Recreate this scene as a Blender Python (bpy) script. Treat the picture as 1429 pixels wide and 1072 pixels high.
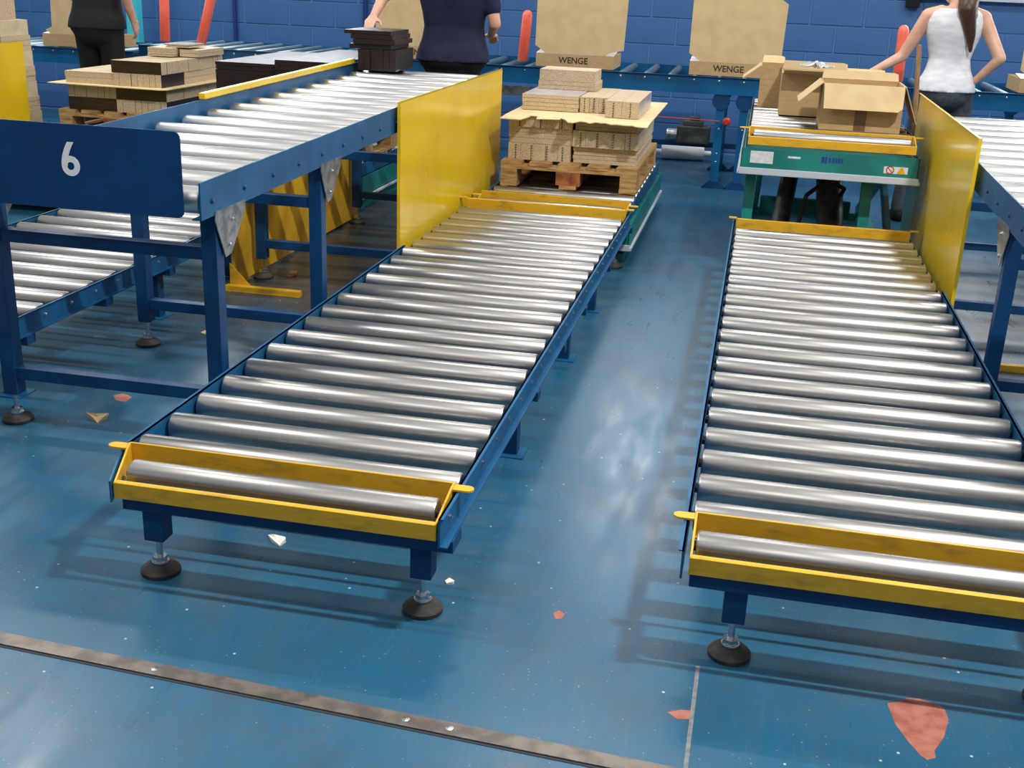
import bpy, bmesh, math, random
from mathutils import Vector, Matrix
random.seed(7)
for o in list(bpy.data.objects): bpy.data.objects.remove(o)
SC = bpy.context.scene
COL = SC.collection

# ------------------------------------------------------------------ camera
H = 1.475; FPX = 1605.4
YAW, PIT, ROL = -0.1965, 0.344, 0.0408
def cam_axes():
    cy, sy, cp, sp = math.cos(YAW), math.sin(YAW), math.cos(PIT), math.sin(PIT)
    f = Vector((sy*cp, cy*cp, -sp)); r = Vector((cy, -sy, 0)); u = r.cross(f)
    c, s = math.cos(ROL), math.sin(ROL)
    return c*r+s*u, -s*r+c*u, f
CR_, CU_, CF_ = cam_axes()
cd = bpy.data.cameras.new('camera'); cam = bpy.data.objects.new('camera', cd); COL.objects.link(cam)
cd.sensor_fit = 'HORIZONTAL'; cd.sensor_width = 36; cd.lens = FPX/1429*36
cd.clip_start = 0.05; cd.clip_end = 200
m = Matrix((CR_, CU_, -CF_)).transposed().to_4x4(); m.translation = (0, 0, H)
cam.matrix_world = m
SC.camera = cam
def ray(px, py): return CF_ + CR_*((px-714.5)/FPX) - CU_*((py-536)/FPX)
def fl(px, py, z=0.0):
    d = ray(px, py); t = (z-H)/d.z; return Vector((d.x*t, d.y*t, z))
def atY(px, py, y):
    d = ray(px, py); t = y/d.y; return Vector((d.x*t, y, H+d.z*t))

# ------------------------------------------------------------------ light
W = bpy.data.worlds.new('hall_ambient'); SC.world = W; W.use_nodes = True
W.node_tree.nodes['Background'].inputs[0].default_value = (0.92, 0.96, 1.0, 1)
W.node_tree.nodes['Background'].inputs[1].default_value = 0.53
SC.view_settings.view_transform = 'Standard'; SC.view_settings.look = 'None'
SC.view_settings.gamma = 1; SC.view_settings.exposure = -0.22; SC.view_settings.use_curve_mapping = False
def tube_lamp(x, y, z, w, power, dx=1.5, dy=0.12):
    l = bpy.data.lights.new('tube_lamp', 'AREA'); l.shape = 'RECTANGLE'; l.size = dx; l.size_y = dy
    l.energy = power; l.color = (1.0, 0.97, 0.92)
    o = bpy.data.objects.new('tube_lamp', l); COL.objects.link(o); o.location = (x, y, z)
    return o
MAIN_W = 420
tube_lamp(2.1, 2.5, 5.6, 1, MAIN_W, 0.4, 0.14)
for (x, y, k) in ((-4.2, 2.5, .35), (-1.0, 7.6, .26), (-6.0, 7.2, .42), (3.8, 7.2, .3), (-1.0, -1.5, .2)):
    tube_lamp(x, y, 5.6, 1, MAIN_W*k, 1.5, 0.14)

# ------------------------------------------------------------------ materials
def S(r, g, b):
    f = lambda c: (c/255/12.92) if c/255 <= .04045 else ((c/255+.055)/1.055)**2.4
    return (f(r), f(g), f(b), 1)
def pm(name, c1, c2=None, scale=8, lo=.4, hi=.6, rough=.5, rough2=None, metal=0, bump=0, bscale=None, stretch=(1, 1, 1), detail=4, spec=.5, emit=None, estr=0, coat=0, trans=0, alpha=1, coord='Object'):
    M = bpy.data.materials.new(name); M.use_nodes = True
    nt = M.node_tree; N = nt.nodes; L = nt.links; b = N['Principled BSDF']
    b.inputs['Base Color'].default_value = c1; b.inputs['Roughness'].default_value = rough
    b.inputs['Metallic'].default_value = metal; b.inputs['Specular IOR Level'].default_value = spec
    if coat: b.inputs['Coat Weight'].default_value = coat; b.inputs['Coat Roughness'].default_value = .08
    if trans: b.inputs['Transmission Weight'].default_value = trans
    if alpha < 1: b.inputs['Alpha'].default_value = alpha
    if emit: b.inputs['Emission Color'].default_value = emit; b.inputs['Emission Strength'].default_value = estr
    if c2 or bump:
        tc = N.new('ShaderNodeTexCoord'); mp = N.new('ShaderNodeMapping'); mp.inputs['Scale'].default_value = stretch
        L.new(tc.outputs[coord], mp.inputs['Vector'])
        n = N.new('ShaderNodeTexNoise'); n.inputs['Scale'].default_value = scale; n.inputs['Detail'].default_value = detail
        L.new(mp.outputs[0], n.inputs['Vector'])
        r = N.new('ShaderNodeMapRange'); r.inputs[1].default_value = lo; r.inputs[2].default_value = hi
        L.new(n.outputs['Fac'], r.inputs[0])
        if c2:
            mx = N.new('ShaderNodeMix'); mx.data_type = 'RGBA'; mx.inputs[6].default_value = c1; mx.inputs[7].default_value = c2
            L.new(r.outputs[0], mx.inputs[0]); L.new(mx.outputs[2], b.inputs['Base Color'])
        if rough2 is not None:
            rr = N.new('ShaderNodeMapRange'); rr.inputs[3].default_value = rough; rr.inputs[4].default_value = rough2
            L.new(r.outputs[0], rr.inputs[0]); L.new(rr.outputs[0], b.inputs['Roughness'])
        if bump:
            n2 = N.new('ShaderNodeTexNoise'); n2.inputs['Scale'].default_value = bscale or scale; n2.inputs['Detail'].default_value = 3
            L.new(mp.outputs[0], n2.inputs['Vector'])
            bp = N.new('ShaderNodeBump'); bp.inputs['Strength'].default_value = bump; bp.inputs['Distance'].default_value = .01
            L.new(n2.outputs['Fac'], bp.inputs['Height']); L.new(bp.outputs[0], b.inputs['Normal'])
    return M
MT = {}
MT['blue'] = pm('blue_machine_paint', S(24, 92, 138), S(20, 80, 124), 6, rough=.4, rough2=.5, spec=.35)
MT['navy'] = pm('shaded_blue_paint', S(16, 68, 114), S(12, 58, 102), 6, rough=.42, rough2=.5, spec=.3)  # same blue paint as the rails, with the shade put into the colour
MT['sign'] = pm('sign_blue_enamel', S(19, 70, 122), S(16, 62, 112), 5, rough=.4, rough2=.5, spec=.3)
MT['yellow'] = pm('worn_yellow_paint', S(226, 174, 38), S(182, 138, 42), 14, .5, .78, rough=.42, rough2=.6, bump=.08, bscale=40, stretch=(1, 3, 3))
MT['yellow_guard'] = pm('glossy_yellow_guard_paint', S(240, 202, 28), S(224, 184, 26), 3, .4, .7, rough=.2, rough2=.3, spec=.6)
MT['yellow_dirty'] = pm('dusty_yellow_guard_paint', S(220, 176, 40), S(178, 132, 44), 4, .45, .8, rough=.4, rough2=.6, detail=8)
MT['steel'] = pm('polished_roller_steel', S(186, 184, 182), S(160, 157, 153), 2, .4, .7, rough=.33, rough2=.42, metal=1, stretch=(.6, 30, 30))
MT['steel_end'] = pm('roller_end_cap', S(70, 70, 72), rough=.4, metal=.8)
MT['zinc'] = pm('zinc_plated_roller', S(222, 221, 220), S(200, 198, 196), 2, .4, .7, rough=.36, rough2=.44, metal=1, stretch=(.6, 20, 20))
MT['galv'] = pm('galvanised_plate', S(176, 182, 186), S(130, 138, 144), 25, .4, .6, rough=.35, metal=.9)
MT['bluebolt'] = pm('painted_bolt', S(40, 84, 124), rough=.35, metal=.3)
MT['bolt'] = pm('bright_bolt', S(200, 204, 208), rough=.25, metal=1)
MT['rubber'] = pm('dusty_black_rubber', S(38, 36, 34), S(74, 68, 60), 20, .45, .7, rough=.7)
MT['teal'] = pm('teal_lift_paint', S(24, 132, 126), S(18, 112, 110), 5, rough=.4)
MT['tealblue'] = pm('petrol_blue_conveyor_paint', S(10, 96, 146), S(8, 82, 130), 4, rough=.35)
MT['tealroller'] = pm('grey_blue_roller', S(120, 140, 150), rough=.4, metal=.7)
MT['grease'] = pm('greasy_dark_steel', S(84, 84, 76), S(112, 114, 104), 12, .4, .6, rough=.45, metal=.6)
MT['chip'] = pm('chipboard_edge', S(208, 190, 160), S(176, 152, 120), 150, .40, .66, rough=.85, detail=6)
MT['pale'] = pm('pale_board_face', S(214, 196, 164), S(196, 176, 142), 12, .4, .7, rough=.6)
MT['gloss'] = pm('pale_laminate_face', S(196, 188, 192), S(180, 170, 172), 6, rough=.28)
MT['wenge'] = pm('dark_wenge_laminate', S(52, 38, 34), S(38, 28, 26), 10, stretch=(1, 8, 8), rough=.3, rough2=.4)
MT['black'] = pm('black_hole', S(24, 20, 18), rough=.8)
MT['card'] = pm('cardboard', S(196, 164, 120), S(184, 150, 106), 18, .4, .7, rough=.8, stretch=(1, 1, 5))
MT['cardpale'] = pm('pale_cardboard', S(214, 188, 142), S(204, 176, 130), 10, .4, .7, rough=.75)
MT['cardsheet'] = pm('kraft_sheet', S(232, 208, 160), S(220, 192, 144), 8, .4, .7, rough=.75)
MT['cardwhite'] = pm('white_lined_board', S(244, 242, 234), rough=.6)
MT['tape'] = pm('brown_tape', S(122, 88, 58), rough=.35)
MT['print'] = pm('black_print', S(58, 46, 38), rough=.7)
MT['palletwood'] = pm('pallet_wood', S(196, 160, 104), S(150, 110, 66), 5, .4, .65, rough=.8, stretch=(2, 14, 14), bump=.1, bscale=12)
MT['palletred'] = pm('reddish_pallet_block', S(178, 104, 60), S(120, 70, 44), 20, .4, .65, rough=.85)
MT['orange'] = pm('fluorescent_orange_plastic', S(255, 104, 80), S(255, 128, 104), 9, .4, .7, rough=.3)
MT['white'] = pm('white_paint', S(232, 236, 240), rough=.5)
MT['numeral'] = pm('white_vinyl_numeral', S(255, 255, 255), rough=.45)
MT['label'] = pm('paper_label', S(226, 230, 232), S(206, 212, 216), 40, .4, .6, rough=.6)
MT['red'] = pm('red_plastic', S(190, 50, 44), rough=.4)
MT['logo'] = pm('dark_blue_print', S(24, 62, 140), rough=.5)
MT['cyan'] = pm('light_cyan_paint', S(70, 196, 210), rough=.5)
MT['conduit'] = pm('navy_conduit', S(14, 50, 120), rough=.5)
MT['trunk'] = pm('grey_trunking', S(190, 200, 212), rough=.5)
MT['motor'] = pm('grey_green_motor', S(86, 92, 86), S(66, 72, 68), 8, rough=.5)
MT['film'] = pm('clear_film', S(222, 228, 226), S(190, 200, 200), 25, .4, .6, rough=.15, alpha=.75)
MT['wood'] = pm('broom_handle_wood', S(150, 112, 70), S(126, 92, 56), 14, stretch=(8, 8, 1), rough=.6)
MT['skin'] = pm('skin', S(226, 178, 152), S(214, 162, 138), 12, rough=.5)
MT['tank'] = pm('white_cotton', S(240, 240, 244), S(224, 226, 232), 14, rough=.9, bump=.08, bscale=9, stretch=(1, 1, 3))
MT['navyshirt'] = pm('navy_cotton', S(28, 34, 68), S(22, 28, 56), 10, rough=.9, bump=.25, bscale=8)
MT['blackcloth'] = pm('black_cloth', S(20, 20, 22), S(14, 14, 15), 10, rough=.9, bump=.2, bscale=8)
MT['greycloth'] = pm('grey_trousers', S(74, 80, 88), S(58, 64, 72), 40, .4, .6, rough=.9)
MT['hair'] = pm('brown_hair', S(84, 54, 38), S(50, 32, 24), 12, stretch=(20, 20, 2), rough=.45)
MT['darkhair'] = pm('dark_hair', S(40, 30, 26), S(24, 18, 16), 12, stretch=(20, 20, 2), rough=.45)
MT['eye'] = pm('eye', S(40, 40, 44), rough=.15)
MT['lip'] = pm('lip', S(188, 110, 104), rough=.45)
MT['wallblue'] = pm('blue_block_paint', S(62, 110, 168), S(54, 100, 156), 3, .35, .7, rough=.55, bump=.25, bscale=55, coord='Object')
MT['mortar'] = pm('lit_blue_mortar_joint', S(80, 126, 180), rough=.7)  # painted like the blocks; light caught on the joints is a paler blue
MT['darkwall'] = pm('dark_hall_wall', S(58, 64, 72), rough=.8)
MT['cladding'] = pm('grey_blue_cladding', S(120, 140, 165), rough=.7)
MT['daylight'] = pm('daylight_pane', S(230, 238, 245), rough=.3, emit=(.93, .97, 1, 1), estr=9.0)
MT['daylight_right'] = pm('bright_daylight_pane', S(230, 238, 245), rough=.3, emit=(.93, .97, 1, 1), estr=13.0)
MT['daylight_dim'] = pm('hazy_daylight_pane', S(230, 238, 245), rough=.3, emit=(.97, .98, 1, 1), estr=12.0)
MT['strip'] = pm('worn_steel_strip', S(132, 124, 116), S(104, 98, 94), 20, rough=.42, metal=.75, stretch=(1, 1, 1))
MT['stripdark'] = pm('dark_strip_edge', S(40, 44, 52), rough=.6)
MT['chippaint'] = pm('red_floor_primer', S(150, 80, 66), S(172, 108, 92), 30, .35, .6, rough=.6)
MT['joint'] = pm('dusty_floor_joint', S(128, 130, 128), S(104, 112, 120), 60, .4, .6, rough=.8)

def floor_material():
    M = bpy.data.materials.new('blue_painted_floor'); M.use_nodes = True
    nt = M.node_tree; N = nt.nodes; L = nt.links; b = N['Principled BSDF']
    tc = N.new('ShaderNodeTexCoord')
    def noise(scale, detail=4, stretch=(1, 1, 1), rot=0, rough=.5):
        mp = N.new('ShaderNodeMapping'); mp.inputs['Scale'].default_value = stretch; mp.inputs['Rotation'].default_value = (0, 0, rot)
        L.new(tc.outputs['Object'], mp.inputs['Vector'])
        n = N.new('ShaderNodeTexNoise'); n.inputs['Scale'].default_value = scale; n.inputs['Detail'].default_value = detail
        n.inputs['Roughness'].default_value = rough
        L.new(mp.outputs[0], n.inputs['Vector']); return n.outputs['Fac']
    def rng(x, a, c, o0=0, o1=1):
        r = N.new('ShaderNodeMapRange'); L.new(x, r.inputs[0])
        for i, v in enumerate((a, c, o0, o1)): r.inputs[i+1].default_value = v
        return r.outputs[0]
    def mix(f, a, c):
        x = N.new('ShaderNodeMix'); x.data_type = 'RGBA'; L.new(f, x.inputs[0])
        for v, i in ((a, 6), (c, 7)):
            if isinstance(v, tuple): x.inputs[i].default_value = v
            else: L.new(v, x.inputs[i])
        return x.outputs[2]
    def mul(a, c):
        x = N.new('ShaderNodeMath'); x.operation = 'MULTIPLY'
        for v, i in ((a, 0), (c, 1)):
            if isinstance(v, float): x.inputs[i].default_value = v
            else: L.new(v, x.inputs[i])
        return x.outputs[0]
    col = mix(rng(noise(1.3, 5), .35, .65), S(26, 86, 116), S(38, 94, 124))
    col = mix(rng(noise(9, 6, rough=.7), .5, .8, 0, .5), col, S(72, 88, 98))
    scr = rng(noise(5, 6, (26, 1.4, 1), .25, .65), .56, .8, 0, .55)
    col = mix(scr, col, S(84, 108, 124))
    scr2 = rng(noise(6, 5, (1.2, 22, 1), .1, .6), .66, .86, 0, .22)
    col = mix(scr2, col, S(48, 66, 80))
    grime = mul(rng(noise(2.2, 7, rough=.65), .46, .72, 0, .6), rng(noise(40, 3), .3, .7, .4, 1))
    col = mix(grime, col, S(62, 68, 72))
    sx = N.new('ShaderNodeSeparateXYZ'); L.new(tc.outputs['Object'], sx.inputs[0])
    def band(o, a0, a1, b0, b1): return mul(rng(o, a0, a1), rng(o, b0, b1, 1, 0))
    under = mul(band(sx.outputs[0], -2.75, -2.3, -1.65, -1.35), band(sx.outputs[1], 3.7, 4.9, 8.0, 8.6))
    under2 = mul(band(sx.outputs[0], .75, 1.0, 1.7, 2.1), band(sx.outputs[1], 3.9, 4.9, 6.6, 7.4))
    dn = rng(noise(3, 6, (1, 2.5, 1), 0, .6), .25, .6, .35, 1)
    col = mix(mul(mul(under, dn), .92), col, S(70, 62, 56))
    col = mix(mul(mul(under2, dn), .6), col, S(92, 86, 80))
    v = N.new('ShaderNodeTexVoronoi'); v.inputs['Scale'].default_value = 13; v.inputs['Randomness'].default_value = 1
    L.new(tc.outputs['Object'], v.inputs['Vector'])
    col = mix(rng(v.outputs['Distance'], .03, .055, .8, 0), col, S(206, 206, 198))
    v2 = N.new('ShaderNodeTexVoronoi'); v2.inputs['Scale'].default_value = 37
    L.new(tc.outputs['Object'], v2.inputs['Vector'])
    col = mix(rng(v2.outputs['Distance'], .04, .09, .5, 0), col, S(170, 172, 168))
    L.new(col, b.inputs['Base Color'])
    rr = rng(noise(3, 4, (5, 1.2, 1), .2, .5), .3, .7, .26, .38)
    L.new(rr, b.inputs['Roughness'])
    return M
MT['floor'] = floor_material()

# ------------------------------------------------------------------ helpers
class MB:
    def __init__(s): s.v = []; s.f = []; s.mi = []
    def face(s, pts, mi=0):
        n = len(s.v); s.v += [tuple(p) for p in pts]; s.f.append(tuple(range(n, n+len(pts)))); s.mi.append(mi); return s
    def box(s, x0, x1, y0, y1, z0, z1, mi=0, axis=None, mi2=0):
        n = len(s.v)
        s.v += [(x0, y0, z0), (x1, y0, z0), (x1, y1, z0), (x0, y1, z0), (x0, y0, z1), (x1, y0, z1), (x1, y1, z1), (x0, y1, z1)]
        fs = [((0, 3, 2, 1), 'z'), ((4, 5, 6, 7), 'z'), ((0, 1, 5, 4), 'y'), ((2, 3, 7, 6), 'y'), ((1, 2, 6, 5), 'x'), ((3, 0, 4, 7), 'x')]
        for q, a in fs:
            s.f.append(tuple(n+i for i in q)); s.mi.append(mi2 if a == axis else mi)
        return s
    def prism(s, pts, off, mi=0):
        n = len(s.v); k = len(pts); off = Vector(off); pts = [Vector(p) for p in pts]
        s.v += [tuple(p) for p in pts] + [tuple(p+off) for p in pts]
        nrm = Vector((0, 0, 0))
        for i in range(k): nrm += pts[i].cross(pts[(i+1) % k])
        flip = nrm.dot(off) > 0
        a = list(range(n, n+k)); c = list(range(n+k, n+2*k))
        s.f.append(tuple(a[::-1] if flip else a)); s.f.append(tuple(c if flip else c[::-1])); s.mi += [mi, mi]
        for i in range(k):
            j = (i+1) % k; q = (a[i], a[j], c[j], c[i]) if flip else (a[j], a[i], c[i], c[j])
            s.f.append(q); s.mi.append(mi)
        return s
    def bar(s, p, q, w, h=None, up=(0, 0, 1), mi=0):
        p, q = Vector(p), Vector(q); h = h or w; d = (q-p).normalized(); u = Vector(up)
        if abs(d.dot(u)) > .98: u = Vector((0, 1, 0))
        a = d.cross(u).normalized()*w/2; c = a.cross(d).normalized()*h/2
        return s.prism([p-a-c, p+a-c, p+a+c, p-a+c], q-p, mi)
    def rings(s, rings, mi=0, caps=True):
        n0 = len(s.v); k = len(rings[0])
        for r in rings: s.v += [tuple(p) for p in r]
        for i in range(len(rings)-1):
            for j in range(k):
                a = n0+i*k+j; b = n0+i*k+(j+1) % k
                s.f.append((a, b, b+k, a+k)); s.mi.append(mi)
        if caps:
            s.f.append(tuple(n0+j for j in reversed(range(k)))); s.f.append(tuple(n0+(len(rings)-1)*k+j for j in range(k))); s.mi += [mi, mi]
        return s
    def lathe(s, p, d, prof, n=16, mi=0, caps=True):
        p = Vector(p); d = Vector(d).normalized(); u = Vector((0, 0, 1)) if abs(d.z) < .9 else Vector((1, 0, 0))
        a = u.cross(d).normalized(); b = d.cross(a)
        R = []
        for (r, t) in prof:
            R.append([p+d*t+(a*math.cos(2*math.pi*j/n)+b*math.sin(2*math.pi*j/n))*r for j in range(n)])
        return s.rings(R, mi, caps)
    def cyl(s, p, q, r, r2=None, n=12, mi=0):
        d = Vector(q)-Vector(p); return s.lathe(p, d, [(r, 0), (r if r2 is None else r2, d.length)], n, mi)
    def mesh(s, name, mats, origin=(0, 0, 0), smooth=True):
        o = Vector(origin); me = bpy.data.meshes.new(name)
        me.from_pydata([tuple(Vector(v)-o) for v in s.v], [], s.f)
        for mt in (mats if isinstance(mats, (list, tuple)) else [mats]): me.materials.append(MT[mt])
        me.polygons.foreach_set('material_index', s.mi)
        if smooth:
            me.polygons.foreach_set('use_smooth', [True]*len(me.polygons)); me.set_sharp_from_angle(angle=math.radians(38))
        me.update(); return me
    def build(s, name, mats, root=None, smooth=True, bev=0, parent=None, label=None):
        org = root.location if root else Vector((0, 0, 0))
        o = bpy.data.objects.new(name, s.mesh(name, mats, org, smooth)); COL.objects.link(o)
        if root or parent: o.parent = parent or root
        if bev:
            b = o.modifiers.new('bevel', 'BEVEL'); b.width = bev; b.segments = 2; b.limit_method = 'ANGLE'
        if label: o['label'] = label
        return o
def thing(name, label, cat, loc=(0, 0, 0), group=None):
    o = bpy.data.objects.new(name, None); COL.objects.link(o); o.location = loc; o.empty_display_size = .1
    o['label'] = label; o['category'] = cat
    if group: o['group'] = group
    return o
def tag(o, label, cat, group=None):
    o['label'] = label; o['category'] = cat
    if group: o['group'] = group
    return o
def struct(o): o['kind'] = 'structure'; return o
def inst(name, me, root, pos, parent=None, rot=None):
    o = bpy.data.objects.new(name, me); COL.objects.link(o); o.parent = parent or root
    o.location = Vector(pos) - (root.location if root else Vector((0, 0, 0)))
    if rot: o.rotation_euler = rot
    return o
def solo(mb, name, mats, base, label, cat, group=None, smooth=True, bev=0):
    o = bpy.data.objects.new(name, mb.mesh(name, mats, base, smooth)); COL.objects.link(o); o.location = base
    if bev:
        b = o.modifiers.new('bevel', 'BEVEL'); b.width = bev; b.segments = 2; b.limit_method = 'ANGLE'
    return tag(o, label, cat, group)
def text_mesh(txt, size, mat, bold=0.0, depth=.0006):
    cu = bpy.data.curves.new('lettering', 'FONT'); cu.body = txt; cu.size = size; cu.offset = bold; cu.extrude = depth
    cu.align_x = 'CENTER'; cu.align_y = 'CENTER'
    o = bpy.data.objects.new('tmp', cu); COL.objects.link(o)
    dg = bpy.context.evaluated_depsgraph_get(); me = bpy.data.meshes.new_from_object(o.evaluated_get(dg))
    bpy.data.objects.remove(o); bpy.data.curves.remove(cu)
    me.materials.clear(); me.materials.append(MT[mat]); me.name = 'lettering'
    return me
_ROLL = {}
def roller_mesh(L, r, mat, axis='x'):
    k = (round(L, 4), r, mat, axis)
    if k not in _ROLL:
        d = (1, 0, 0) if axis == 'x' else (0, 1, 0); p = -Vector(d)*L/2
        mb = MB().lathe(p, d, [(r*.62, .004), (r*.8, .0), (r*.93, .0015), (r, .006), (r, L-.006), (r*.93, L-.0015), (r*.8, L), (r*.62, L-.004)], 24, 0)
        mb.cyl(p-Vector(d)*.012, p+Vector(d)*.01, r*.33, n=10, mi=1); mb.cyl(-p-Vector(d)*.01, -p+Vector(d)*.012, r*.33, n=10, mi=1)
        _ROLL[k] = mb.mesh('roller', [mat, 'steel_end'])
    return _ROLL[k]
_BOLT = {}
def bolt_mesh(d, mat='bolt'):
    k = (d, mat)
    if k not in _BOLT:
        _BOLT[k] = MB().lathe((0, 0, 0), d, [(.009, 0), (.009, .002), (.0062, .002), (.0058, .006), (.003, .0075)], 8).mesh('bolt', mat)
    return _BOLT[k]
def foot(root, x, y, ztop, parent=None, r=.05):
    s = MB().cyl((x, y, .02), (x, y, ztop+.012), .0085, n=10).cyl((x, y, .034), (x, y, .047), .019, n=6).cyl((x, y, .03), (x, y, .034), .022, n=14)
    st = s.build('levelling_stud', 'bolt', root, parent=parent)
    d = MB().lathe((x, y, 0), (0, 0, 1), [(r*.97, 0), (r, .004), (r, .011), (r*.82, .02), (r*.42, .028), (r*.36, .034), (.012, .036)], 28)
    d.build('rubber_foot', 'rubber', root, parent=parent)

# ------------------------------------------------------------------ setting
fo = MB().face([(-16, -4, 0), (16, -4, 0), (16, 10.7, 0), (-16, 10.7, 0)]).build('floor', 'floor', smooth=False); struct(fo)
WY = 10.6
wf = MB().box(-16, 16, -4.2, -4, 0, 3.2).build('wall_front', 'darkwall', smooth=False); struct(wf)  # unseen wall added behind the camera to darken the roller reflections
wb = MB().box(-16, 16, WY+.006, WY+.2, 0, 2.06).box(-16, 16, WY, WY+.2, 2.06, 6, mi=1).build('wall_back', ['mortar', 'cladding'], smooth=False); struct(wb)
bm_ = MB().box(-.2175, .2175, 0, .08, -.1095, .1095)
brick_me = bm_.mesh('brick', 'wallblue', smooth=False)
nb = 0
for c in range(-1, 9):
    z0 = .02 + .225*c
    if c < 0: continue
    for i in range(-23, 13):
        x = i*.45 + (.225 if c % 2 else 0) - .1
        if x < -9.8 or x > 4.3: continue
        b = bpy.data.objects.new('brick', brick_me); COL.objects.link(b); b.parent = wb
        b.location = (x, WY-.0005+random.uniform(-.0012, .0008), z0+.1125)
        bv = b.modifiers.new('bevel', 'BEVEL'); bv.width = .004; bv.segments = 1
        nb += 1
def window(n, x0, x1, z0, z1, mat):
    t = bpy.data.objects.new('window_%d' % n, None); COL.objects.link(t); t.location = ((x0+x1)/2, WY, z0); struct(t)
    k = max(1, round((x1-x0)/1.2)); w = (x1-x0)/k
    for i in range(k):
        MB().box(x0+i*w+.03, x0+(i+1)*w-.03, WY-.02, WY-.012, z0+.03, z1-.03).build('pane', mat, t, smooth=False)
    f = MB().box(x0-.04, x1+.04, WY-.06, WY, z0-.04, z0+.02).box(x0-.04, x1+.04, WY-.06, WY, z1-.02, z1+.04)
    for i in range(k+1): f.box(x0+i*w-.03, x0+i*w+.03, WY-.05, WY, z0, z1)
    f.build('window_frame', 'white', t, smooth=False)
window(1, 1.25, 7.2, 1.75, 2.65, 'daylight_right')
window(2, -1.25, -.45, 2.7, 3.9, 'daylight_dim')
window(3, -10.6, -3.6, 1.75, 2.65, 'daylight')
# floor strip, joint, chipped patches
def flat_poly(name, pts, z, mat, root=None):
    o = MB().prism([(p.x, p.y, 0.0) for p in pts], (0, 0, z)).build(name, mat, None, smooth=False); o.parent = fo; return o
a, b = fl(-60, 888), fl(930, 1090); d = (b-a).normalized(); nr = Vector((-d.y, d.x, 0)); a = a-d*.6; b = b+d*1.2
MBs = MB().prism([a, b, b+nr*.042, a+nr*.042], (0, 0, .004))
tr = MBs.build('trim_1', 'strip', smooth=False); struct(tr)
e = MB().prism([a-nr*.007, b-nr*.007, b-nr*.0002, a-nr*.0002], (0, 0, .0012)).build('trim_2', 'stripdark', smooth=False); struct(e)
sm = MB().lathe((0, 0, 0), (0, 0, 1), [(.009, 0), (.009, .0008), (.004, .0012)], 10).mesh('screw', 'bolt')
for px, py in ((205, 948), (560, 1016), (622, 1028)):
    p = fl(px, py); s = (p-a).dot(d); p = a+d*s+nr*.021
    o = bpy.data.objects.new('screw', sm); COL.objects.link(o); o.parent = tr; o.location = (p.x, p.y, .004)
p, q = fl(974, 930), fl(955, 1085); d2 = (q-p).normalized(); n2 = Vector((-d2.y, d2.x, 0))*.0045
flat_poly('joint', [p-n2, p+n2, q+n2, q-n2], .0006, 'joint')
def patch(pxs): flat_poly('paint_chip', [fl(*c) for c in pxs], .0005, 'chippaint')
patch([(1238, 982), (1262, 978), (1290, 985), (1318, 990), (1324, 1005), (1317, 1030), (1304, 1048), (1306, 1058), (1294, 1061), (1284, 1054), (1268, 1036), (1250, 1012)])
patch([(1264, 974), (1284, 976), (1310, 984), (1316, 990), (1290, 985), (1262, 979)])
patch([(931, 994), (950, 991), (966, 992), (965, 1004), (945, 1004)])
patch([(772, 856), (780, 852), (788, 857), (784, 864), (775, 864)])
patch([(158, 552), (172, 549), (184, 554), (176, 561), (162, 559)])

# ------------------------------------------------------------------ low roller conveyors
def stop_tray(root, x0, x1, y, z, ears=(1, 1), inset=0, bh=.046):
    """yellow stop tray: front bar, two arms, back plate with ears; roller in it"""
    MB().box(x0, x1, y+.165, y+.171, z-.02, z+bh).box(x0, x1, y+.158, y+.165, z-.02, z-.014).build('back_plate', 'yellow', root, bev=.0015)
    MB().box(x0+inset, x1, y-.002, y+.003, z-.028, z+.014).box(x0+inset, x1, y+.003, y+.016, z+.01, z+.014).build('front_bar', 'yellow', root, bev=.0015)
    for xa in (x0, x1-.005):
        q = inset if xa == x0 else 0
        MB().prism([(xa+q, y+.003, z-.02), (xa, y+.165, z-.02), (xa, y+.165, z+.046), (xa+q*.15, y+.14, z+.044), (xa+q, y+.003, z+.014)], (.005, 0, 0)).build('side_arm', 'yellow', root)
    for s, xa in ((-1, x0), (1, x1)):
        if ears[0 if s < 0 else 1]:
            pts = []
            for k in range(7):
                t = -math.pi/2+math.pi*k/6; pts.append((xa+s*(.034+.016*math.cos(t)), y+.155+.016*math.sin(t), z+.036))
            pts = [(xa-s*.004, y+.139, z+.036)]+pts+[(xa-s*.004, y+.171, z+.036)]
            MB().prism(pts, (0, 0, .005)).build('ear_tab', 'yellow', root)
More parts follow.
